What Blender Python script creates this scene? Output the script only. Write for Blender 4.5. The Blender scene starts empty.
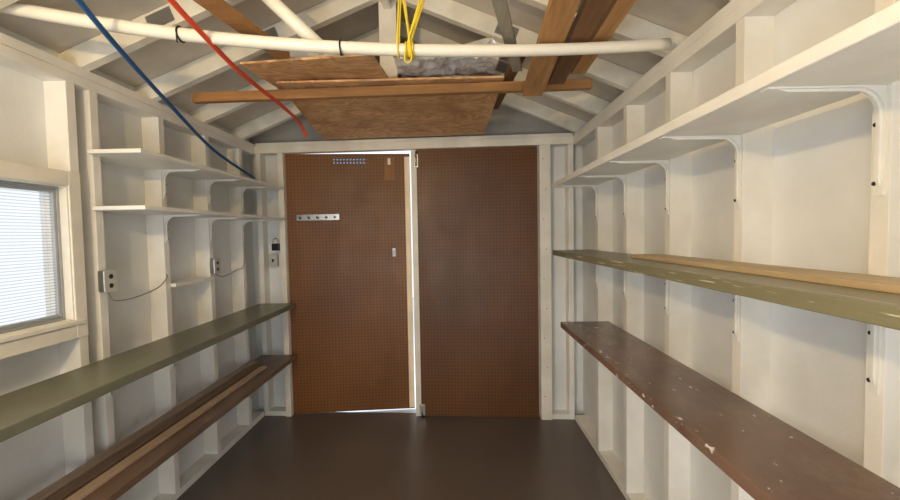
import bpy, bmesh, math, random
from mathutils import Vector, Matrix, Euler
import mathutils.noise as mn
random.seed(7)
C = bpy.context.scene.collection
SC = bpy.context.scene
R = math.radians
DC = .030
CAMZ = 1.374+DC
F = 400.0

# ------------------------------------------------------------------ camera
cam_d = bpy.data.cameras.new('camera'); cam = bpy.data.objects.new('camera', cam_d); C.objects.link(cam)
cam_d.sensor_width = 36; cam_d.lens = 36*F/900; cam_d.clip_start = .02
RM = Matrix.Rotation(R(.86), 3, 'Z') @ Matrix.Rotation(R(90-2.3), 3, 'X') @ Matrix.Rotation(R(-1.0), 3, 'Z')
cam.rotation_euler = RM.to_euler(); cam.location = (0, 0, CAMZ)
SC.camera = cam
def at(px, py, Y):
    d = RM @ Vector(((px-450)/F, -(py-250)/F, -1)); d *= Y/d.y
    return Vector((d.x, Y, CAMZ+d.z))

# ------------------------------------------------------------------ materials
def lin(c):
    return tuple(((v/255)/12.92 if v/255 <= .04045 else ((v/255+.055)/1.055)**2.4) for v in c)+(1,)
class N:
    def __init__(s, name):
        s.m = bpy.data.materials.new(name); s.m.use_nodes = True; s.t = s.m.node_tree
        s.b = s.t.nodes['Principled BSDF']; s.o = s.t.nodes['Material Output']
    def n(s, typ, **kw):
        x = s.t.nodes.new(typ)
        for k, v in kw.items(): setattr(x, k, v)
        return x
    def l(s, a, b): s.t.links.new(a, b)
    def math(s, op, a, b=None, c=None):
        x = s.n('ShaderNodeMath', operation=op)
        for i, v in enumerate((a, b, c)):
            if v is None: continue
            if isinstance(v, (int, float)): x.inputs[i].default_value = v
            else: s.l(v, x.inputs[i])
        return x.outputs[0]
    def mix(s, fac, a, b):
        x = s.n('ShaderNodeMix', data_type='RGBA')
        if isinstance(fac, (int, float)): x.inputs[0].default_value = fac
        else: s.l(fac, x.inputs[0])
        for i, v in ((6, a), (7, b)):
            if isinstance(v, tuple): x.inputs[i].default_value = v
            else: s.l(v, x.inputs[i])
        return x.outputs[2]
    def coord(s, scale=(1,1,1)):
        tc = s.n('ShaderNodeTexCoord'); mp = s.n('ShaderNodeMapping'); mp.inputs['Scale'].default_value = scale
        s.l(tc.outputs['Object'], mp.inputs['Vector']); return mp.outputs['Vector']
    def xyz(s):
        tc = s.n('ShaderNodeTexCoord'); sp = s.n('ShaderNodeSeparateXYZ'); s.l(tc.outputs['Object'], sp.inputs[0]); return sp.outputs
    def rng(s, v, a, b, c=0, d=1):
        r = s.n('ShaderNodeMapRange'); s.l(v, r.inputs[0])
        for i, q in enumerate((a, b, c, d)): r.inputs[i+1].default_value = q
        return r.outputs[0]
    def rawnoise(s, vec, scale, detail=4, rough=.55):
        x = s.n('ShaderNodeTexNoise'); x.inputs['Scale'].default_value = scale; x.inputs['Detail'].default_value = detail
        x.inputs['Roughness'].default_value = rough; s.l(vec, x.inputs['Vector']); return x.outputs[0]
    def noise(s, vec, scale, detail=4, rough=.55, lo=.35, hi=.65):
        return s.rng(s.rawnoise(vec, scale, detail, rough), lo, hi)
    def bump(s, h, strength=.2, dist=.005):
        b = s.n('ShaderNodeBump'); b.inputs['Strength'].default_value = strength; b.inputs['Distance'].default_value = dist
        s.l(h, b.inputs['Height']); s.l(b.outputs[0], s.b.inputs['Normal'])
    def base(s, col, rough=.5, spec=.5, metal=0):
        if isinstance(col, tuple): s.b.inputs['Base Color'].default_value = col
        else: s.l(col, s.b.inputs['Base Color'])
        if isinstance(rough, (int, float)): s.b.inputs['Roughness'].default_value = rough
        else: s.l(rough, s.b.inputs['Roughness'])
        s.b.inputs['Specular IOR Level'].default_value = spec; s.b.inputs['Metallic'].default_value = metal
        return s.m

def paint(name, c1, c2, rough=.55, scale=3, chips=None, chip_lo=.66, spec=.4, chipscale=38, stretch=(1,1,1), edge=None, wear=None, bias=.075):
    k = N(name); v = k.coord(stretch)
    col = k.mix(k.noise(v, scale), lin(c1), lin(c2))
    fine = k.noise(v, 90, 3)
    if wear: col = k.mix(k.math('MULTIPLY', k.noise(v, 9, 6, .65, .48, .75), .6), col, lin(wear))
    if chips:
        a = k.rawnoise(v, chipscale, 5, .6)
        if edge is not None:
            x = k.xyz()[0]
            a = k.math('ADD', a, k.rng(x, edge, edge+.05, bias, 0))
        col = k.mix(k.rng(a, chip_lo, chip_lo+.03), col, lin(chips))
    k.bump(fine, .12, .002)
    return k.base(col, rough, spec)
def wood(name, c1, c2, axis='Y', rough=.6, s=18):
    k = N(name)
    sc = {'X': (1.2, s, s), 'Y': (s, 1.2, s), 'Z': (s, s, 1.2)}[axis]
    v = k.coord(sc); g = k.noise(v, 2.2, 6, .6, .3, .7)
    col = k.mix(g, lin(c1), lin(c2))
    v2 = k.coord((1, 1, 1)); col = k.mix(k.math('MULTIPLY', k.noise(v2, 5, 2), .3), col, lin(tuple(int(x*.75) for x in c1)))
    k.bump(g, .15, .002)
    return k.base(col, rough, .3)
def plain(name, c, rough=.5, metal=0, spec=.5, var=.93):
    k = N(name); v = k.coord(); col = k.mix(k.noise(v, 8, 3), lin(c), lin(tuple(int(x*var) for x in c)))
    return k.base(col, rough, spec, metal)
def pegboard(name, c1, c2, light=None):
    k = N(name); sp = k.xyz()
    P_ = .0254
    fx = k.math('SUBTRACT', k.math('FRACT', k.math('DIVIDE', sp[0], P_)), .5)
    fz = k.math('SUBTRACT', k.math('FRACT', k.math('DIVIDE', sp[2], P_)), .5)
    d = k.math('SQRT', k.math('ADD', k.math('MULTIPLY', fx, fx), k.math('MULTIPLY', fz, fz)))
    hole = k.math('LESS_THAN', d, .17)
    v = k.coord((1, 1, .6)); col = k.mix(k.noise(v, 1.2, 4, .5), lin(c1), lin(c2))
    col = k.mix(k.math('MULTIPLY', k.noise(k.coord((2, 2, .8)), 2.5, 5, .6, .5, .75), .25), col, lin(tuple(min(255, int(x*1.25)) for x in c1)))
    col = k.mix(k.math('MULTIPLY', hole, .75), col, lin((34, 22, 12)))
    k.base(col, k.math('ADD', k.math('MULTIPLY', k.noise(k.coord(), 4, 5), .1), .37), .32)
    if light:                                            # holes that are open right through to the daylight
        x0, x1, z0, z1 = light
        m = k.math('MULTIPLY', k.math('GREATER_THAN', sp[0], x0), k.math('LESS_THAN', sp[0], x1))
        m = k.math('MULTIPLY', m, k.math('MULTIPLY', k.math('GREATER_THAN', sp[2], z0), k.math('LESS_THAN', sp[2], z1)))
        m = k.math('MULTIPLY', m, k.math('LESS_THAN', d, .30))
        tr = k.n('ShaderNodeBsdfTransparent'); mx = k.n('ShaderNodeMixShader')
        tr.inputs[0].default_value = (.42, .49, .60, 1)
        k.l(m, mx.inputs[0]); k.l(k.b.outputs[0], mx.inputs[1]); k.l(tr.outputs[0], mx.inputs[2]); k.l(mx.outputs[0], k.o.inputs[0])
    return k.m

M = {}
M['wall'] = paint('wall_paint', (232,234,234), (217,218,216), .6, 2.2)
M['stud'] = paint('stud_paint', (240,238,232), (226,223,214), .5, 4)
M['shelf_white'] = paint('white_shelf_paint', (239,238,232), (225,223,215), .4, 4)
M['trim'] = paint('trim_paint', (236,232,220), (219,213,199), .5, 5)
M['rafter'] = paint('rafter_paint', (242,238,225), (220,213,196), .55, 5)
M['deck'] = paint('roof_deck', (220,212,198), (196,187,172), .7, 3)
M['gable'] = paint('gable_board', (180,174,164), (158,153,144), .7, 3)
M['olive'] = paint('olive_shelf_paint', (118,119,98), (99,100,82), .36, 5, (186,182,162), .71, .5, 30, (1,.35,1), None, (136,136,116))
M['olive_worn'] = paint('worn_olive_shelf_paint', (130,126,98), (112,108,82), .36, 5, (198,191,170), .664, .5, 120, (1,.05,1), -.124, (152,147,120), .06)
M['brown'] = paint('brown_shelf_paint', (130,103,87), (107,84,71), .20, 5, (230,225,218), .672, .5, 40, (1,.6,1), -.137, (154,129,112), .055)
M['brown_left'] = paint('dark_brown_shelf_paint', (116,92,76), (94,74,60), .36, 5, (190,176,158), .72, .5, 30, (1,.4,1), None, (136,112,94))
def floor_mat():
    k = N('floor_paint'); v = k.coord()
    col = k.mix(k.noise(v, 1.4, 4), lin((102,91,84)), lin((92,81,75)))
    return k.base(col, .31, .5)
M['floor'] = floor_mat()
M['peg_l'] = pegboard('pegboard_open_leaf', (127,83,43), (102,65,33), light=(.36, .62, 1.918+DC, 1.972+DC))
M['peg_r'] = pegboard('pegboard_closed_leaf', (108,70,38), (88,56,30))
M['lumber'] = wood('fresh_lumber', (182,134,84), (150,104,60), 'X')
M['lumber_y'] = wood('stored_lumber', (196,150,98), (154,110,66), 'Y')
M['lumber_dark'] = wood('dark_lumber', (130,94,64), (98,70,47), 'Y')
M['lumber_pale'] = wood('pale_plank', (204,184,148), (182,160,126), 'Y')
M['lumber_grey'] = wood('grey_stick', (176,168,150), (146,138,122), 'Y')
M['strip'] = wood('reddish_strip', (196,172,150), (166,142,122), 'Y')
M['strip_dark'] = wood('brown_strip', (150,122,98), (120,95,75), 'Y')
M['edge'] = wood('door_edge_glow_wood', (244,222,188), (228,196,158), 'Z')  # cream edge wood, paled so its colour suggests daylight glow at the gap
M['patch'] = wood('door_patch_wood', (160,114,72), (138,94,57), 'Z')
def ply(name):
    k = N(name); v = k.coord((1, 2.6, 1))
    w = k.n('ShaderNodeTexNoise'); w.inputs['Scale'].default_value = 2.2; w.inputs['Detail'].default_value = 2; w.inputs['Distortion'].default_value = 1.0
    k.l(v, w.inputs['Vector'])
    rings = k.math('FRACT', k.math('MULTIPLY', w.outputs[0], 12))
    tri = k.math('ABSOLUTE', k.math('SUBTRACT', k.math('MULTIPLY', rings, 2), 1))
    col = k.mix(tri, lin((236,194,146)), lin((200,148,98)))
    col = k.mix(k.math('MULTIPLY', k.noise(k.coord(), 4, 6, .65, .42, .68), .6), col, lin((160,114,74)))
    return k.base(col, .6, .3)
M['ply'] = ply('plywood')
M['pvc'] = plain('pvc_plastic', (240,236,222), .3, var=.97)
M['red'] = plain('red_cord', (244,84,50), .5)
M['blue'] = plain('blue_cord', (34,96,156), .45)
M['yellow'] = plain('yellow_cord', (230,204,50), .5)
M['metal'] = plain('galvanised_metal', (176,176,174), .35, .9)
M['steel'] = plain('polished_steel_rail', (138,138,138), .25, 1.0)
M['screw'] = plain('dark_screw', (70,62,54), .45, .6)
M['boxgrey'] = plain('grey_box', (196,195,188), .45)
M['black'] = plain('black_plastic', (22,22,24), .4)
M['cable'] = plain('grey_cable', (150,146,134), .6)
M['foil'] = plain('foil_bag', (244,245,246), .24, .4)
M['alu'] = plain('grey_aluminium', (166,170,174), .4, .2)
M['ground'] = paint('outside_concrete', (225,230,238), (208,214,222), .8)
def pane_mat():
    k = N('ribbed_glazing'); sp = k.xyz()
    f = k.math('FRACT', k.math('DIVIDE', sp[2], .0115))
    line = k.math('LESS_THAN', f, .34)
    band = k.noise(k.coord((1, 1, 14)), 2, 3)
    col = k.mix(line, lin((253,252,251)), lin((226,226,226)))
    col = k.mix(k.math('MULTIPLY', band, .3), col, lin((236,236,236)))
    tl = k.n('ShaderNodeBsdfTranslucent'); k.l(col, tl.inputs[0])
    tp = k.n('ShaderNodeBsdfTransparent'); k.l(col, tp.inputs[0])
    gl = k.n('ShaderNodeBsdfGlossy'); gl.inputs['Roughness'].default_value = .2
    m1 = k.n('ShaderNodeMixShader'); m1.inputs[0].default_value = .9; k.l(tl.outputs[0], m1.inputs[1]); k.l(tp.outputs[0], m1.inputs[2])
    m2 = k.n('ShaderNodeMixShader'); m2.inputs[0].default_value = .04; k.l(m1.outputs[0], m2.inputs[1]); k.l(gl.outputs[0], m2.inputs[2])
    k.l(m2.outputs[0], k.o.inputs[0]); return k.m
M['pane'] = pane_mat()

# ------------------------------------------------------------------ mesh helpers
def hexa(bm, p):      # p: 8 points, bottom ring 0-3 then top ring 4-7
    v = [bm.verts.new(q) for q in p]
    for f in ((3,2,1,0), (4,5,6,7), (0,1,5,4), (1,2,6,5), (2,3,7,6), (3,0,4,7)): bm.faces.new([v[i] for i in f])
def box(bm, x0, x1, y0, y1, z0, z1):
    hexa(bm, [(x0,y0,z0), (x1,y0,z0), (x1,y1,z0), (x0,y1,z0), (x0,y0,z1), (x1,y0,z1), (x1,y1,z1), (x0,y1,z1)])
YB0, SK = 2.995, -.05
def yb(x): return YB0+SK*x
def boxb(bm, x0, x1, d0, d1, z0, z1):   # box that follows the slightly out-of-square back wall
    hexa(bm, [(x0,yb(x0)+d0,z0), (x1,yb(x1)+d0,z0), (x1,yb(x1)+d1,z0), (x0,yb(x0)+d1,z0),
              (x0,yb(x0)+d0,z1), (x1,yb(x1)+d0,z1), (x1,yb(x1)+d1,z1), (x0,yb(x0)+d1,z1)])
def bar(bm, a, b, w, h, up=(0,0,1)):
    a, b = Vector(a), Vector(b); d = (b-a).normalized(); s = d.cross(Vector(up)).normalized(); u = s.cross(d)
    s *= w/2; u *= h/2
    hexa(bm, [a-s-u, a+s-u, b+s-u, b-s-u, a-s+u, a+s+u, b+s+u, b-s+u])
def prism(bm, prof, to3, w):            # extrude a closed 2-d profile by w
    a = [bm.verts.new(to3(p, -w/2)) for p in prof]; b = [bm.verts.new(to3(p, w/2)) for p in prof]
    n = len(prof); bm.faces.new(a[::-1]); bm.faces.new(b)
    for i in range(n): bm.faces.new((a[i], a[(i+1) % n], b[(i+1) % n], b[i]))
def spline(pts, k=8):
    pts = [Vector(p) for p in pts]; out = []
    for i in range(len(pts)-1):
        p0, p1, p2, p3 = pts[max(i-1,0)], pts[i], pts[i+1], pts[min(i+2,len(pts)-1)]
        for j in range(k):
            t = j/k
            out.append(.5*((2*p1)+(p2-p0)*t+(2*p0-5*p1+4*p2-p3)*t*t+(3*p1-p0-3*p2+p3)*t**3))
    out.append(pts[-1]); return out
def tube(bm, pts, r, seg=10, cap=True):
    rings = []; ref = Vector((0,0,1))
    for i, p in enumerate(pts):
        d = (pts[min(i+1,len(pts)-1)]-pts[max(i-1,0)]).normalized()
        if abs(d.dot(ref)) > .95: ref = Vector((1,0,0)) if abs(d.x) < .9 else Vector((0,1,0))
        s = d.cross(ref).normalized(); u = s.cross(d); ref = u
        rings.append([bm.verts.new(p+r*(math.cos(2*math.pi*k/seg)*s+math.sin(2*math.pi*k/seg)*u)) for k in range(seg)])
    for a, b in zip(rings, rings[1:]):
        for k in range(seg):
            f = bm.faces.new((a[k], a[(k+1) % seg], b[(k+1) % seg], b[k])); f.smooth = True
    if cap: bm.faces.new(rings[0][::-1]); bm.faces.new(rings[-1])
def cyl(bm, a, b, r, seg=12): tube(bm, [Vector(a), Vector(b)], r, seg)
LOC = {}
def tag(o, label=None, cat=None, group=None, kind=None):
    for k, v in (('label', label), ('category', cat), ('group', group), ('kind', kind)):
        if v: o[k] = v
    return o
def obj(name, bm, m, parent=None, bevel=0, origin=None):
    if parent is not None: off = LOC[parent.name]
    elif origin is not None: off = Vector(origin)
    else:
        xs = [v.co for v in bm.verts]
        off = Vector(((min(p.x for p in xs)+max(p.x for p in xs))/2, (min(p.y for p in xs)+max(p.y for p in xs))/2, min(p.z for p in xs)))
    bmesh.ops.translate(bm, verts=bm.verts, vec=-off)
    bmesh.ops.recalc_face_normals(bm, faces=bm.faces)
    me = bpy.data.meshes.new(name); bm.to_mesh(me); bm.free(); me.materials.append(m)
    o = bpy.data.objects.new(name, me); C.objects.link(o)
    if parent is not None: o.parent = parent; LOC[o.name] = off
    else: o.location = off; LOC[o.name] = off.copy()
    if bevel:
        b = o.modifiers.new('bevel', 'BEVEL'); b.width = bevel; b.segments = 2; b.limit_method = 'ANGLE'
    return o
def empty(name, loc):
    o = bpy.data.objects.new(name, None); C.objects.link(o); o.location = loc; o.empty_display_size = .05; LOC[o.name] = Vector(loc); return o
def B(): return bmesh.new()
def bx(name, m, parent, *a, bevel=0, fn=box, **k):
    b = B(); fn(b, *a); return obj(name, b, m, parent, bevel, **k)

# ------------------------------------------------------------------ dimensions
XL, XR, SD = -1.527, .868, .089        # stud faces, stud depth
XLs, XRs = XL-SD, XR+SD
YF = -1.2
XC = (XL+XR)/2; HW = (XR-XL)/2
PB, PT = CAMZ+.63, CAMZ+.71            # top plate
SLOPE = .41
def rb(x): return PT+SLOPE*(HW-abs(x-XC))      # rafter underside
RV = .097
DX0, DXM, DX1, DZ = -1.305, -.316, .615, 2.012+DC

# ------------------------------------------------------------------ setting
S = dict(kind='structure')
FD = .082
b = B(); xa, xb_ = XLs-.05, XRs+.05
hexa(b, [(xa,YF,-.1), (xb_,YF,-.1), (xb_,yb(xb_)+FD,-.1), (xa,yb(xa)+FD,-.1), (xa,YF,0), (xb_,YF,0), (xb_,yb(xb_)+FD,0), (xa,yb(xa)+FD,0)])
boxb(b, xa, DX0-.002, FD, .13, -.1, 0); boxb(b, DX1+.006, xb_, FD, .13, -.1, 0)
fl = obj('floor', b, M['floor']); tag(fl, **S)
b = B(); FE = FD+.001
hexa(b, [(-6,yb(-6)+FE,-.12), (6,yb(6)+FE,-.12), (6,9,-.12), (-6,9,-.12), (-6,yb(-6)+FE,-.012), (6,yb(6)+FE,-.012), (6,9,-.012), (-6,9,-.012)])
gr = obj('floor_outside', b, M['ground']); tag(gr, **S)

# left wall with window opening
WY0, WY1, WZ0, WZ1 = .80, 1.558, 1.06+DC, 1.585+DC
wl = empty('wall_left', (XL, 0, 0)); tag(wl, **S)
b = B()
T = .02; ztop = PT+.11; yend = yb(XLs)+.11
box(b, XLs-T, XLs, YF, WY0, 0, ztop); box(b, XLs-T, XLs, WY1, yend, 0, ztop)
box(b, XLs-T, XLs, WY0, WY1, 0, WZ0); box(b, XLs-T, XLs, WY0, WY1, WZ1, ztop)
obj('sheathing', b, M['wall'], wl)
for y in (-.3, .1, .5, 1.70, 2.09, 2.475, 2.86):
    bx('stud', M['stud'], wl, XLs, XL, y-.019, y+.019, .038, PB, bevel=.0012)
for y in (WY0-.04, WY1+.04):
    bx('stud', M['stud'], wl, XLs, XL, y-.019, y+.019, .038, PB, bevel=.0012)
bx('cripple_stud', M['stud'], wl, XLs, XL, 1.15, 1.188, .038, WZ0-.04, bevel=.0012)
bx('bottom_plate', M['stud'], wl, XLs, XL, YF, yb(XL)-.001, 0, .038, bevel=.002)
bx('top_plate', M['stud'], wl, XLs, XL+.003, YF, yb(XL)-.001, PB, PB+.04, bevel=.003)
bx('top_plate', M['stud'], wl, XLs, XL, YF, yb(XL)-.001, PB+.041, PT, bevel=.003)
# window
w = empty('window_1', (XLs, (WY0+WY1)/2, WZ0)); tag(w, **S)
b = B()
box(b, XLs, XL, WY1, WY1+.02, WZ0-.02, WZ1+.02); box(b, XLs, XL, WY0-.02, WY0, WZ0-.02, WZ1+.02)
box(b, XLs, XL, WY0, WY1, WZ1, WZ1+.02); box(b, XLs, XL, WY0, WY1, WZ0-.02, WZ0)
obj('window_jamb', b, M['trim'], w, .002)
b = B()
box(b, XL, XL+.008, WY1+.004, WY1+.055, WZ0-.078, WZ1+.062)
box(b, XL, XL+.008, WY0-.055, WY1+.0039, WZ1+.005, WZ1+.062)
box(b, XL, XL+.008, WY0-.055, WY1+.0039, WZ0-.078, WZ0-.026)
obj('window_casing', b, M['trim'], w, .003)
bx('window_sill', M['trim'], w, XL-.06, XL+.016, WY0-.07, WY1+.04, WZ0-.023, WZ0-.004, bevel=.004)
b = B(); xf0, xf1 = XL-.055, XL-.030
box(b, xf0, xf1, WY1-.010, WY1, WZ0, WZ1); box(b, xf0, xf1, WY0, WY0+.010, WZ0, WZ1)
box(b, xf0, xf1, WY0+.010, WY1-.010, WZ1-.011, WZ1); box(b, xf0, xf1, WY0+.010, WY1-.010, WZ0, WZ0+.011)
obj('window_frame', b, M['alu'], w, .002)
sash = B()
box(sash, xf0+.006, xf0+.022, WY1-.022, WY1-.0105, WZ0+.0125, WZ1-.0125); box(sash, xf0+.006, xf0+.022, WY0+.0105, WY0+.022, WZ0+.0125, WZ1-.0125)
box(sash, xf0+.006, xf0+.022, WY0+.022, WY1-.022, WZ0+.0125, WZ0+.024); box(sash, xf0+.006, xf0+.022, WY0+.022, WY1-.022, WZ1-.024, WZ1-.0125)
sh = obj('window_sash', sash, M['alu'], w, .002)
bx('pane', M['pane'], sh, xf0+.012, xf0+.016, WY0+.020, WY1-.020, WZ0+.022, WZ1-.022)

# right wall
wr = empty('wall_right', (XR, 0, 0)); tag(wr, **S)
bx('sheathing', M['wall'], wr, XRs, XRs+T, YF, yb(XRs)+.11, 0, ztop)
RSTUD = (.015, .425, .835, 1.245, 1.655, 2.065, 2.475)
for y in RSTUD+(-.4,):
    bx('stud', M['stud'], wr, XR, XRs, y-.019, y+.019, .038, PB, bevel=.0012)
bx('bottom_plate', M['stud'], wr, XR, XRs, YF, yb(XRs)-.001, 0, .038, bevel=.002)
bx('top_plate', M['stud'], wr, XR-.003, XRs, YF, yb(XRs)-.001, PB, PB+.04, bevel=.003)
bx('top_plate', M['stud'], wr, XR, XRs, YF, yb(XRs)-.001, PB+.041, PT, bevel=.003)

# back wall
wb = empty('wall_back', (XC, yb(XC), 0)); tag(wb, **S)
b = B()
boxb(b, XLs, DX0-.03, SD, SD+T, 0, DZ+.05); boxb(b, DX1+.03, XRs, SD, SD+T, 0, DZ+.05)
obj('sheathing', b, M['wall'], wb)
g = B()
prof = [(XLs-.1, PT-.06), (XRs+.1, PT-.06), (XRs+.1, rb(XRs+.1)+RV), (XC, rb(XC)+RV), (XLs-.1, rb(XLs-.1)+RV)]
prism(g, prof, lambda p, t: (p[0], yb(p[0])+SD+.01+t, p[1]), .02)
obj('gable_board', g, M['gable'], wb)
bx('stud', M['stud'], wb, XL, XL+.038, 0, SD, .038, DZ, bevel=.002, fn=boxb)
bx('stud', M['stud'], wb, XR-.04, XR-.002, 0, SD, .038, DZ, bevel=.002, fn=boxb)
bx('bottom_plate', M['stud'], wb, XL+.001, DX0-.04, 0.001, SD, 0, .037, bevel=.002, fn=boxb)
bx('bottom_plate', M['stud'], wb, DX1+.085, XR-.001, 0.001, SD, 0, .037, bevel=.002, fn=boxb)
bx('trim_1', M['trim'], None, XL+.001, XR-.001, -.012, .05, DZ, DZ+.055, bevel=.0015, fn=boxb); tag(bpy.data.objects['trim_1'], **S)
bx('trim_2', M['trim'], None, XL+.001, XR-.001, -.002, .06, DZ+.056, PT+.01, bevel=.003, fn=boxb); tag(bpy.data.objects['trim_2'], **S)
b = B(); boxb(b, DX0-.045, DX0-.001, -.014, .09, 0, DZ-.001)
obj('trim_3', b, M['trim'], None, .003); tag(bpy.data.objects['trim_3'], **S)
b = B(); boxb(b, DX1+.004, DX1+.085, -.014, .09, 0, DZ-.001)
tr4 = obj('trim_4', b, M['trim'], None, .003); tag(tr4, **S)
b = B(); boxb(b, DX1-.02, DX1+.0035, .062, .088, 0, DZ-.001); boxb(b, DXM+.02, DX1-.0205, .062, .088, DZ-.03, DZ-.001); boxb(b, DXM+.02, DX1-.0205, .062, .088, 0.0, .02)
obj('door_stop', b, M['trim'], tr4)
for k in range(9):
    z = .18+k*.22; x = DX1+.03+.02*(k % 2)
    b = B(); cyl(b, (x, yb(x)-.0165, z), (x, yb(x)-.0135, z), .0035, 8); obj('nail_head', b, M['screw'], tr4)

# doors
PW = DXM-DX0-.034
DH = DZ-.005
d1 = bx('door_1', M['peg_l'], None, 0, PW, 0, .012, 0, DH, origin=(0,0,0))
tag(d1, **S)
LOC['door_1'] = Vector((0,0,0))
def dchild(root, name, m, *a, bevel=0, label=None):
    o = bx(name, m, root, *a, bevel=bevel)
    if label: o['label'] = label
    return o
dchild(d1, 'back_board', M['trim'], .0, PW, .0125, .034, 0, 1.88+DC)
dchild(d1, 'repair_strip', M['patch'], PW-.20, PW-.12, -.004, -.0002, DZ-.21, DZ-.03, label='small lighter wood patch')
dchild(d1, 'edge_strip', M['edge'], PW-.042, PW, -.006, -.0002, .01, DZ-.03, label='cream edge strip, paled to suggest daylight at the gap')
hs = dchild(d1, 'hasp', M['metal'], PW-.15, PW-.125, -.005, -.0002, 1.20+DC, 1.265+DC, bevel=.002)
b = B(); tube(b, spline([(PW-.138,-.005,1.25+DC), (PW-.138,-.026,1.245+DC), (PW-.138,-.026,1.215+DC), (PW-.138,-.005,1.21+DC)]), .004, 8); obj('staple', b, M['metal'], hs)
hp = dchild(d1, 'catch_plate', M['metal'], PW-.172, PW-.150, -.0075, -.0045, DZ-.09, DZ-.04, bevel=.001)
ang1 = R(7.8)+math.atan(SK)
d1.location = (DX0, yb(DX0)+.03, .004); d1.rotation_euler = (0, 0, ang1)
PW2 = DX1-DXM-.004
d2 = bx('door_2', M['peg_r'], None, 0, PW2, 0, .012, 0, DZ-.006, origin=(0,0,0)); tag(d2, **S); LOC['door_2'] = Vector((0,0,0))
dchild(d2, 'back_board', M['trim'], 0, PW2, .0125, .034, 0, DZ-.006)
dchild(d2, 'edge_strip', M['trim'], -.012, .03, -.004, -.0002, 0, DZ-.006, bevel=.002, label='white painted edge strip')
bt = dchild(d2, 'bolt_plate', M['metal'], .015, .06, -.012, -.0045, .01, .095, bevel=.002)
b = B(); cyl(b, (.037,-.018,.005), (.037,-.018,.085), .006); obj('bolt', b, M['metal'], bt)
bt = dchild(d2, 'bolt_plate', M['metal'], .012, .045, -.012, -.0045, DZ-.14, DZ-.04, bevel=.002)
b = B(); cyl(b, (.028,-.018,DZ-.13), (.028,-.018,DZ-.02), .006); obj('bolt', b, M['metal'], bt)
d2.location = (DXM, yb(DXM)+.02, .004); d2.rotation_euler = (0, 0, math.atan(SK))

# roof
ce = empty('ceiling', (XC, 0, PT)); tag(ce, **S)
b = B()
for s in (-1, 1):
    x1 = (XLs-.25) if s < 0 else (XRs+.25)
    z0, z1 = rb(x1)+RV, rb(XC)+RV
    ya, ybk = YF, 3.35
    hexa(b, [(x1,ya,z0), (XC,ya,z1), (XC,ybk,z1), (x1,ybk,z0), (x1,ya,z0+.03), (XC,ya,z1+.03), (XC,ybk,z1+.03), (x1,ybk,z0+.03)])
obj('roof_deck', b, M['deck'], ce)
RAF = (.45, 1.27, 1.67, 2.055, 2.47, 2.9)
for y in RAF:
    for s in (-1, 1):
        xo = XLs-.08 if s < 0 else XRs+.08
        xi = XC+s*.02
        pr = [(xo, rb(xo)), (xi, rb(xi)), (xi, rb(xi)+RV-.002), (xo, rb(xo)+RV-.002)]
        b = B(); prism(b, pr, lambda p, t: (p[0], y+t, p[1]), .042); obj('rafter', b, M['rafter'], ce, .002)
bx('ridge_board', M['rafter'], ce, XC-.019, XC+.019, YF, 3.05, rb(XC)-.05, rb(XC)+RV-.012)
bx('king_post', M['rafter'], ce, XC-.045, XC+.045, 2.081, 2.11, CAMZ+.80, rb(XC)+.05, bevel=.002)
for s in (-1, 1):      # web members from the king post foot out to the rafters, with metal connector plates
    xa_, xb2 = XC+s*.06, XC+s*.60
    b = B(); bar(b, (xa_, 2.097, CAMZ+.845), (xb2, 2.097, rb(xb2)+.03), .03, .07); obj('truss_web', b, M['rafter'], ce, .002)
    for yy, xq_ in ((2.055, XC+s*.60), (1.67, XC+s*.86), (2.47, XC+s*.60)):
        b = B(); cx, cz = xq_, rb(xq_)+RV/2
        ux, uz = math.cos(math.atan(SLOPE)), -s*math.sin(math.atan(SLOPE))
        P4 = [(cx+ux*a_*.055-uz*c_*.030, cz+uz*a_*.055+ux*c_*.030) for a_, c_ in ((-1,-1),(1,-1),(1,1),(-1,1))]
        prism(b, P4, lambda p, t: (p[0], yy-.022+t, p[1]), .0016); obj('connector_plate', b, M['metal'], ce)
b = B(); bar(b, (XC-1.1, -.70, CAMZ+.69), (XC+1.1, -.70, CAMZ+.69), .038, .089); obj('tie_beam', b, M['rafter'], ce)

# ------------------------------------------------------------------ shelves
def bracket_mesh(L, V, sgn):
    b = B(); t = .003; r = .05; w = .02
    pr = [(0,0), (L,0), (L,-t)]
    pr += [(t+r-r*math.sin(a), -t-r+r*math.cos(a)) for a in [k*math.pi/2/8 for k in range(9)]]
    pr += [(t,-V), (0,-V)]
    prism(b, pr, lambda p, q: (sgn*p[0], q, p[1]), w)
    rib = [(t+.02,-t), (L*.9,-t), (L*.8,-t-.005), (t+r*.95,-t-.006)]
    rib += [(t+r+.004-(r)*math.sin(a), -t-r-.004+(r)*math.cos(a)) for a in [k*math.pi/2/6 for k in range(1,7)]]
    rib += [(t+.004,-V*.85), (t,-V*.92), (t,-t-.02)]
    prism(b, rib, lambda p, q: (sgn*p[0], q, p[1]), .007)
    bmesh.ops.recalc_face_normals(b, faces=b.faces)
    me = bpy.data.meshes.new('bracket'); b.to_mesh(me); b.free(); return me
def screw_mesh():
    b = B(); tube(b, [Vector((0,0,0)), Vector((.003,0,0))], .0045, 8); me = bpy.data.meshes.new('screw'); b.to_mesh(me); b.free(); me.materials.append(M['screw']); return me
SCREW = screw_mesh(); BR = {}
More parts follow.
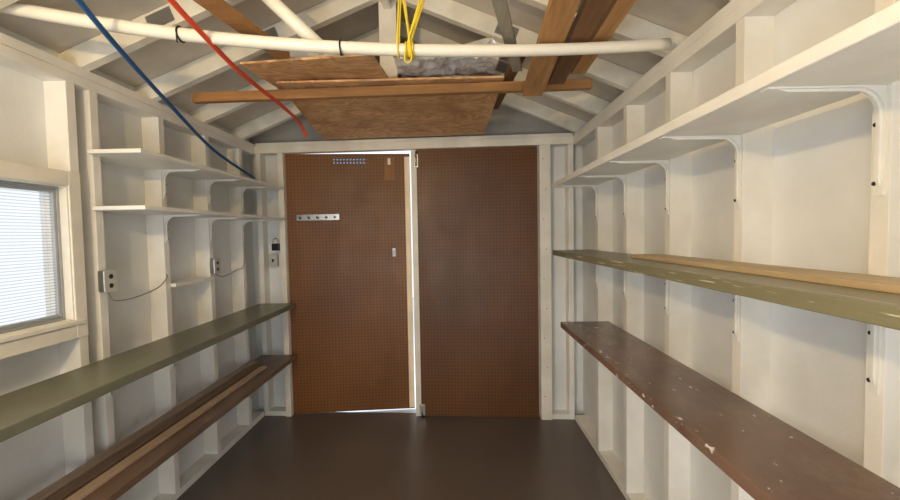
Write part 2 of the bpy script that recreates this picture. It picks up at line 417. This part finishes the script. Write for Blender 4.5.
def add_brackets(root, xw, z, sgn, ys, L, V):
    key = (L, V, sgn)
    if key not in BR:
        BR[key] = bracket_mesh(L, V, sgn); BR[key].materials.append(M['shelf_white'])
    for y in ys:
        o = bpy.data.objects.new('bracket', BR[key]); C.objects.link(o); o.parent = root
        o.location = Vector((xw+sgn*.0005, y, z))-LOC[root.name]
        for zz in (-.075, -V+.025):
            s = bpy.data.objects.new('screw', SCREW); C.objects.link(s); s.parent = o
            s.location = (sgn*.0025 if sgn > 0 else -.0055, .0065, zz)
def shelf(label, x0, x1, y0, y1, zb, zt, m, ys, sgn, L, V, group, tongues=()):
    xw = XL if sgn > 0 else XR
    r = empty('wall_shelf', ((x0+x1)/2, (y0+y1)/2, zb)); tag(r, label, 'shelf', group)
    b = B()
    if tongues:      # board notched around the studs, reaching the boarding behind
        pr = [(x1, y0), (x1, y1)]
        back = []
        for t in sorted(tongues, reverse=True): back += [(x0, t[1]), (XLs, t[1]), (XLs, t[0]), (x0, t[0])]
        pr += [(x0, y1)]+back+[(x0, y0)]
        q = []
        for p in pr:
            if not q or (abs(p[0]-q[-1][0])+abs(p[1]-q[-1][1])) > 1e-5: q.append(p)
        prism(b, q, lambda p, t: (p[0], p[1], (zb+zt)/2+t), zt-zb)
    else: box(b, x0, x1, y0, y1, zb, zt)
    obj('board', b, m, r, .003)
    add_brackets(r, xw, zb, sgn, ys, L, V)
    return r
GL, GR = 'shelves on the window wall', 'shelves on the wall opposite the window'
yl = yb(XL)-.02
Z1 = CAMZ+.36; Z2 = CAMZ+.125
TG = ((1.745, 2.068), (2.112, 2.453), (2.497, 2.838))
shelf('topmost white shelf on the window wall, above the other short white shelf', XL, -1.30, 1.655, yl, Z1, Z1+.018, M['shelf_white'], (2.09, 2.475, 2.86), 1, .2, .15, GL, TG)
shelf('second white shelf down on the window wall, just below the topmost one', XL, -1.30, 1.665, yl, Z2, Z2+.018, M['shelf_white'], (2.09, 2.475, 2.86), 1, .2, .15, GL, TG)
LM = .862+DC
shelf('long olive green shelf below the window and above the brown shelf', XL, -1.25, -.4, yl, LM-.036, LM, M['olive'], (.5, 1.70, 2.09, 2.475, 2.86), 1, .2, .15, GL)
LL = .475+DC*.5
lls = shelf('low dark brown shelf with loose wooden strips along it, under the olive shelf', XL, -1.25, -.4, yl, LL-.032, LL, M['brown_left'], (.5, 1.70, 2.09, 2.475, 2.86), 1, .2, .15, GL)
RT = CAMZ+.283
shelf('long white shelf at the top, opposite the window, carried on curved white brackets', .62, XR, -.4, 2.58, RT, RT+.03, M['shelf_white'], RSTUD, -1, .235, .22, GR)
RMZ = CAMZ-.115
shelf('worn olive shelf with a pale loose plank on it, opposite the window', .62, XR, -.4, 2.58, RMZ-.032, RMZ, M['olive_worn'], RSTUD, -1, .22, .2, GR)
RL = CAMZ-.515
shelf('brown shelf with chipped white paint flecks, lowest one opposite the window', .593, XR, -.4, 2.29, RL-.032, RL, M['brown'], RSTUD[:-1], -1, .22, .2, GR)

# small ledge between studs
r = empty('small_ledge', (XL-.03, 2.28, 1.10+DC)); tag(r, 'tiny white ledge between two wall studs, under the short white shelves', 'shelf')
bx('board', M['shelf_white'], r, XLs, XL+.025, 2.109, 2.456, 1.115+DC, 1.135+DC, bevel=.002)
bx('cleat', M['stud'], r, XLs, XLs+.03, 2.112, 2.452, 1.085+DC, 1.1145+DC)

# ------------------------------------------------------------------ loose lumber on shelves
def single(name, b, m, label, cat, group=None, bevel=0):
    return tag(obj(name, b, m, None, bevel), label, cat, group)
b = B(); bar(b, (.802, -.3, RMZ+.0075), (.808, 1.72, RMZ+.0075), .12, .014)
single('wooden_plank', b, M['lumber_pale'], 'pale wooden plank lying along the worn olive shelf', 'plank', None, .0008)
for i, (x, y1, w_, h_, lab, mm) in enumerate(((-1.485, 2.86, .05, .018, 'wooden strip on the low brown shelf, nearest the wall', 'strip'),
        (-1.42, 2.80, .05, .015, 'middle one of three loose wooden strips on the low brown shelf', 'strip_dark'),
        (-1.358, 2.74, .042, .014, 'wooden strip on the low brown shelf, nearest the shelf front edge', 'strip'))):
    b = B(); bar(b, (x+.01, -.2, LL+h_/2+.001), (x, y1, LL+h_/2+.001), w_, h_)
    single('wooden_strip', b, M[mm], lab, 'wood strip', 'loose strips on the low brown shelf', .001)

# ------------------------------------------------------------------ overhead
b = B(); bar(b, (-1.30, 2.012, CAMZ+.70), (.68, 2.012, CAMZ+.724), .036, .046)
single('timber_beam', b, M['lumber'], 'bare orange-brown timber beam running across the room under the plywood', 'beam', None, .003)
HS = CAMZ+.765
def sheet(name, cor, zs, label):     # cor: near-left, near-right, far-right, far-left
    b = B(); th = .010
    hexa(b, [(p[0], p[1], z) for p, z in zip(cor, zs)]+[(p[0], p[1], z+th) for p, z in zip(cor, zs)])
    single(name, b, M['ply'], label, 'plywood', 'plywood sheets stored overhead', .001)
sheet('plywood_sheet', [(-.97,1.84), (-.345,1.74), (-.29,2.34), (-.90,2.42)], (HS+.024, HS+.006, HS+.006, HS+.024), 'skewed plywood sheet overhead, reaching out in front of the timber beam')
zf = PT+.0125
sheet('plywood_sheet', [(-.87,1.99), (.25,1.985), (.22,2.95), (-.98,3.02)], (HS-.008, HS-.008, zf, zf), 'wide plywood sheet behind the timber beam, below the crumpled foil')
# pipe
A0, A1, A2 = at(-12, 3, 1.33), at(330, 47, 1.45), at(668, 44, 1.61)
def pq(t): return A0*(2*(t-.5)*(t-1))+A1*(-4*t*(t-1))+A2*(2*t*(t-.5))
PQ = [pq(k/60) for k in range(61)]
PR = .0215
b = B(); tube(b, PQ, PR, 20)
pipe = single('plastic_pipe', b, M['pvc'], 'long white plastic pipe sagging across the whole room overhead', 'pipe')
def pipe_z(x): return min(PQ, key=lambda p: abs(p.x-x))
pe = pipe_z(-.478)
b = B(); cyl(b, (-.835, 1.56, CAMZ+1.045), (-.478, pe.y+.047, pe.z+.012), .025, 20)
single('plastic_pole', b, M['pvc'], 'thick white pole leaning from the roof down behind the long pipe', 'pole')
# boards overhead
def obar(name, a, c, w_, h_, m, label, cat, group=None):
    b = B(); bar(b, a, c, w_, h_); single(name, b, m, label, cat, group, .002)
G = 'boards stored overhead'
def H(h): return CAMZ+h
obar('wooden_board', (.365, .7, H(.868)), (.385, 1.985, H(.681)), .095, .036, M['lumber_y'], 'longest brown board overhead, its end reaching down to the timber beam', 'board', G)
obar('wooden_board', (.475, .7, H(.815)), (.49, 1.95, H(.725)), .075, .04, M['lumber_dark'], 'middle dark board of the three overhead boards beside the wall', 'board', G)
obar('wooden_board', (.57, .7, H(.80)), (.58, 1.90, H(.745)), .065, .03, M['lumber_y'], 'shortest brown board overhead, nearest the wall opposite the window', 'board', G)
obar('wooden_board', (.0, .75, H(.765)), (.30, 1.90, H(.760)), .045, .02, M['lumber_grey'], 'thin grey stick slanting across the white pipe overhead', 'board', G)
obar('wooden_board', (-1.13, -.80, H(.76)), (-.71, 1.70, H(.760)), .06, .03, M['lumber'], 'orange-brown board overhead between the red cord and the plywood', 'board', G)
obar('wooden_board', (.305, 1.80, H(.80)), (.25, 2.5, H(.775)), .05, .026, M['lumber_dark'], 'short dark board overhead beside the crumpled foil', 'board', G)
# foil: one thin crumpled sheet, folded up and down along its length
b = B(); nx, ny = 70, 20; lo, hi = [], []
for i in range(nx):
    for j in range(ny):
        u, v = i/(nx-1), j/(ny-1)
        x = -.27+.48*u; y = 1.80+.265*v+(1-v)*.04*mn.noise(Vector((u*6, 3.1, 0)))
        f1 = abs(mn.noise(Vector((x*9+y*5, y*9-x*3, 0)))); f2 = abs(mn.noise(Vector((x*20, y*22, 5))))
        z = HS+.006+.085*f1+.03*f2+.02*v
        lo.append(b.verts.new((x, y, z))); hi.append(b.verts.new((x, y, z+.004)))
for i in range(nx-1):
    for j in range(ny-1):
        q = [i*ny+j, (i+1)*ny+j, (i+1)*ny+j+1, i*ny+j+1]
        b.faces.new([lo[k] for k in q[::-1]]); b.faces.new([hi[k] for k in q])
edge = [j for j in range(ny)]+[i*ny+ny-1 for i in range(1, nx)]+[(nx-1)*ny+j for j in range(ny-2, -1, -1)]+[i*ny for i in range(nx-2, 0, -1)]
for a, c in zip(edge, edge[1:]+edge[:1]): b.faces.new((lo[a], lo[c], hi[c], hi[a]))
for f in b.faces: f.smooth = True
single('foil_bundle', b, M['foil'], 'crumpled silver foil lying on the plywood behind the yellow cord', 'foil')

# cords
b = B(); tube(b, spline([at(72,-8,1.16), at(120,50,1.42), at(172,107,1.9), at(215,151,2.45), at(254,178,2.93)], 8), .009, 8)
single('blue_cord', b, M['blue'], 'dark blue cord slanting down from overhead to the corner by the shelves', 'cord')
b = B(); tube(b, spline([at(164,-8,1.16), at(193,24,1.3), at(240,72,1.62), at(282,106,2.1), at(300,123,2.5), at(306,137,2.6)], 8), .009, 8)
single('red_cord', b, M['red'], 'red cord hanging diagonally overhead in front of the pipe', 'cord')
b = B()
p = pipe_z(at(408, 53, 1.48).x)
for k, (xt, xb) in enumerate(((399, 404), (402, 407), (422, 410), (425, 413))):
    top = at(xt, -8, p.y-.03); q = pipe_z(at(xb, 50, p.y).x)
    c = [top, q+Vector((0,-.026,.03)), q+Vector((0,-.0255,0)), q+Vector((0,-.016,-.021)), q+Vector((0,.008,-.026)), q+Vector((0,.0255,0)), q+Vector((0,.02,.03)), at(xt+2, -8, p.y+.05)]
    tube(b, spline(c, 8), .0034, 6)
turns = [p+Vector((-.016+.032*k/64, .0265*math.cos(2*math.pi*k/16), .0265*math.sin(2*math.pi*k/16))) for k in range(65)]
tube(b, turns, .0036, 6)
tube(b, spline([p+Vector((-.012,-.027,-.01)), p+Vector((-.016,-.03,-.045)), p+Vector((-.004,-.03,-.058)), p+Vector((.008,-.03,-.045)), p+Vector((.006,-.027,-.01))], 8), .0034, 6)
single('yellow_cord', b, M['yellow'], 'yellow cord looped around the white pipe overhead', 'cord')

# black ties on the pipe
for px, lab in ((190, 'black tie around the white pipe, beside the red cord'), (333, 'black tie around the middle of the white pipe')):
    p = pipe_z(at(px, 42, 1.42).x); b = B()
    ring = [p+Vector((0, .0245*math.cos(a), .0245*math.sin(a))) for a in [k*2*math.pi/16 for k in range(17)]]
    tube(b, ring, .003, 6, False)
    cyl(b, p+Vector((0,-.0245,0)), p+Vector((.004,-.0275,-.04)), .0025, 6)
    single('cable_tie', b, M['black'], lab, 'tie', 'ties on the pipe')

# ------------------------------------------------------------------ electrics
def outlet(x, y, z, face, label):
    r = empty('outlet_box', (x, y, z-.048)); tag(r, label, 'outlet', 'metal outlet boxes')
    if face == 'x':
        bx('back_box', M['metal'], r, x, x+.03, y-.028, y+.028, z-.046, z+.046, bevel=.004)
        bx('cover_plate', M['boxgrey'], r, x+.0305, x+.034, y-.031, y+.031, z-.049, z+.049, bevel=.002)
        for dz in (-.02, .02):
            b = B(); cyl(b, (x+.0342, y, z+dz), (x+.036, y, z+dz), .010, 16); s = obj('socket', b, M['screw'], r)
    else:
        bx('back_box', M['metal'], r, x-.028, x+.028, y-.04, y, z-.048, z+.048, bevel=.004)
        bx('cover_plate', M['boxgrey'], r, x-.031, x+.031, y-.045, y-.0405, z-.051, z+.051, bevel=.002)
        bx('switch', M['black'], r, x-.006, x+.006, y-.053, y-.0452, z-.012, z+.012)
    return r
p = at(106, 281, 1.70); outlet(XL+.001, 1.70, p.z, 'x', 'grey outlet box on the stud beside the window')
p2 = at(220, 266, 2.475); outlet(XL+.001, 2.475, p2.z, 'x', 'small outlet box on a stud beside the tiny white ledge')
xs = -1.435; p3 = at(268, 261, yb(xs)); outlet(xs, yb(xs)+SD-.001, p3.z, 'y', 'grey switch box in the corner beside the open door leaf')
b = B(); tube(b, spline([Vector((XL+.02, 1.70, p.z-.048)), Vector((XL+.02, 1.73, p.z-.09)), Vector((XL+.015, 1.85, p.z-.095)), Vector((XL+.01, 2.0, p.z-.07)), Vector((XL+.012, 2.06, p.z-.03)), Vector((XL+.004, 2.075, p.z-.01))], 8), .003, 6)
single('power_cable', b, M['cable'], 'grey cable drooping from the outlet box beside the window', 'cable', 'cables on the window wall')
b = B(); tube(b, spline([Vector((XL+.02, 2.475, p2.z-.048)), Vector((XL+.015, 2.56, p2.z-.075)), Vector((XL+.01, 2.72, p2.z-.05)), Vector((XL+.006, 2.845, p2.z-.005)), Vector((XL+.006, 2.855, p2.z+.3))], 8), .003, 6)
single('power_cable', b, M['cable'], 'grey cable running from the small outlet box towards the corner', 'cable', 'cables on the window wall')
# black lock bundle on the corner
xq = -1.40; q = at(277, 246, yb(xq))
r = empty('padlock', (q.x, q.y-.02, q.z-.03)); tag(r, 'black padlock hanging above the switch box in the corner', 'padlock')
bx('body', M['black'], r, q.x-.03, q.x+.03, q.y-.032, q.y-.006, q.z-.035, q.z+.02, bevel=.006)
b = B(); tube(b, spline([Vector((q.x-.02,q.y-.019,q.z+.018)), Vector((q.x-.02,q.y-.019,q.z+.045)), Vector((q.x,q.y-.019,q.z+.06)), Vector((q.x+.02,q.y-.019,q.z+.045)), Vector((q.x+.02,q.y-.019,q.z+.018))], 6), .005, 8); obj('shackle', b, M['metal'], r)
# hook rail on the open leaf
def ondoor(px, py, off=-.012):
    o = Vector((DX0, yb(DX0)+.03, 0)); n = Vector((-math.sin(ang1), math.cos(ang1), 0))
    d = at(px, py, 3)-Vector((0,0,CAMZ)); t = o.dot(n)/Vector((d.x,d.y,0)).dot(n)
    return Vector((0,0,CAMZ))+d*t+n*off
a, c = ondoor(297, 218), ondoor(340, 217)
r = empty('hook_rail', ((a+c)/2)); tag(r, 'short silver hook rail fixed to the open brown door leaf', 'hook rail')
b = B(); bar(b, a, c, .012, .05); obj('rail', b, M['steel'], r, .002)
for k in range(5):
    h = a.lerp(c, .1+.2*k)+Vector((0,-.008,0)); b = B()
    tube(b, spline([h+Vector((0,0,.005)), h+Vector((0,-.012,-.008)), h+Vector((0,-.025,-.006)), h+Vector((0,-.028,.010))], 5), .003, 6); obj('hook', b, M['black'], r)

# ------------------------------------------------------------------ light
W = bpy.data.worlds.new('world'); SC.world = W; W.use_nodes = True
bg = W.node_tree.nodes['Background']; bg.inputs[0].default_value = (.86, .93, 1.0, 1); bg.inputs[1].default_value = 1.4
def area(name, loc, aim, sx, sy, e, col):
    l = bpy.data.lights.new(name, 'AREA'); l.shape = 'RECTANGLE'; l.size = sx; l.size_y = sy; l.energy = e; l.color = col
    o = bpy.data.objects.new(name, l); C.objects.link(o); o.location = loc
    o.rotation_euler = (Vector(aim)-Vector(loc)).to_track_quat('-Z', 'Y').to_euler()
pl = bpy.data.lights.new('bulb_light', 'POINT'); pl.energy = 54; pl.color = (1, .71, .34); pl.shadow_soft_size = .03
po = bpy.data.objects.new('bulb_light', pl); C.objects.link(po); po.location = (-.85, -.15, 2.0)
area('roof_fill_light', (-.3, -.9, .45), (-.3, .6, 2.4), 1.8, 1.0, 20, (1, .94, .84))  # added unseen fill aimed upwards to brighten rafters and roof deck
area('doorway_light', (-1.1, -.95, 1.4), (.9, 1.3, .9), .8, .9, 12, (.74, .87, 1))
area('outside_fill_light', (-2.0, 3.9, .9), (-.6, 3.15, 0), .8, .6, 50, (.82, .91, 1))  # added fill outside the doors, brightens the ground and gap like daylight
try: SC.view_settings.view_transform = 'Standard'
except Exception: pass
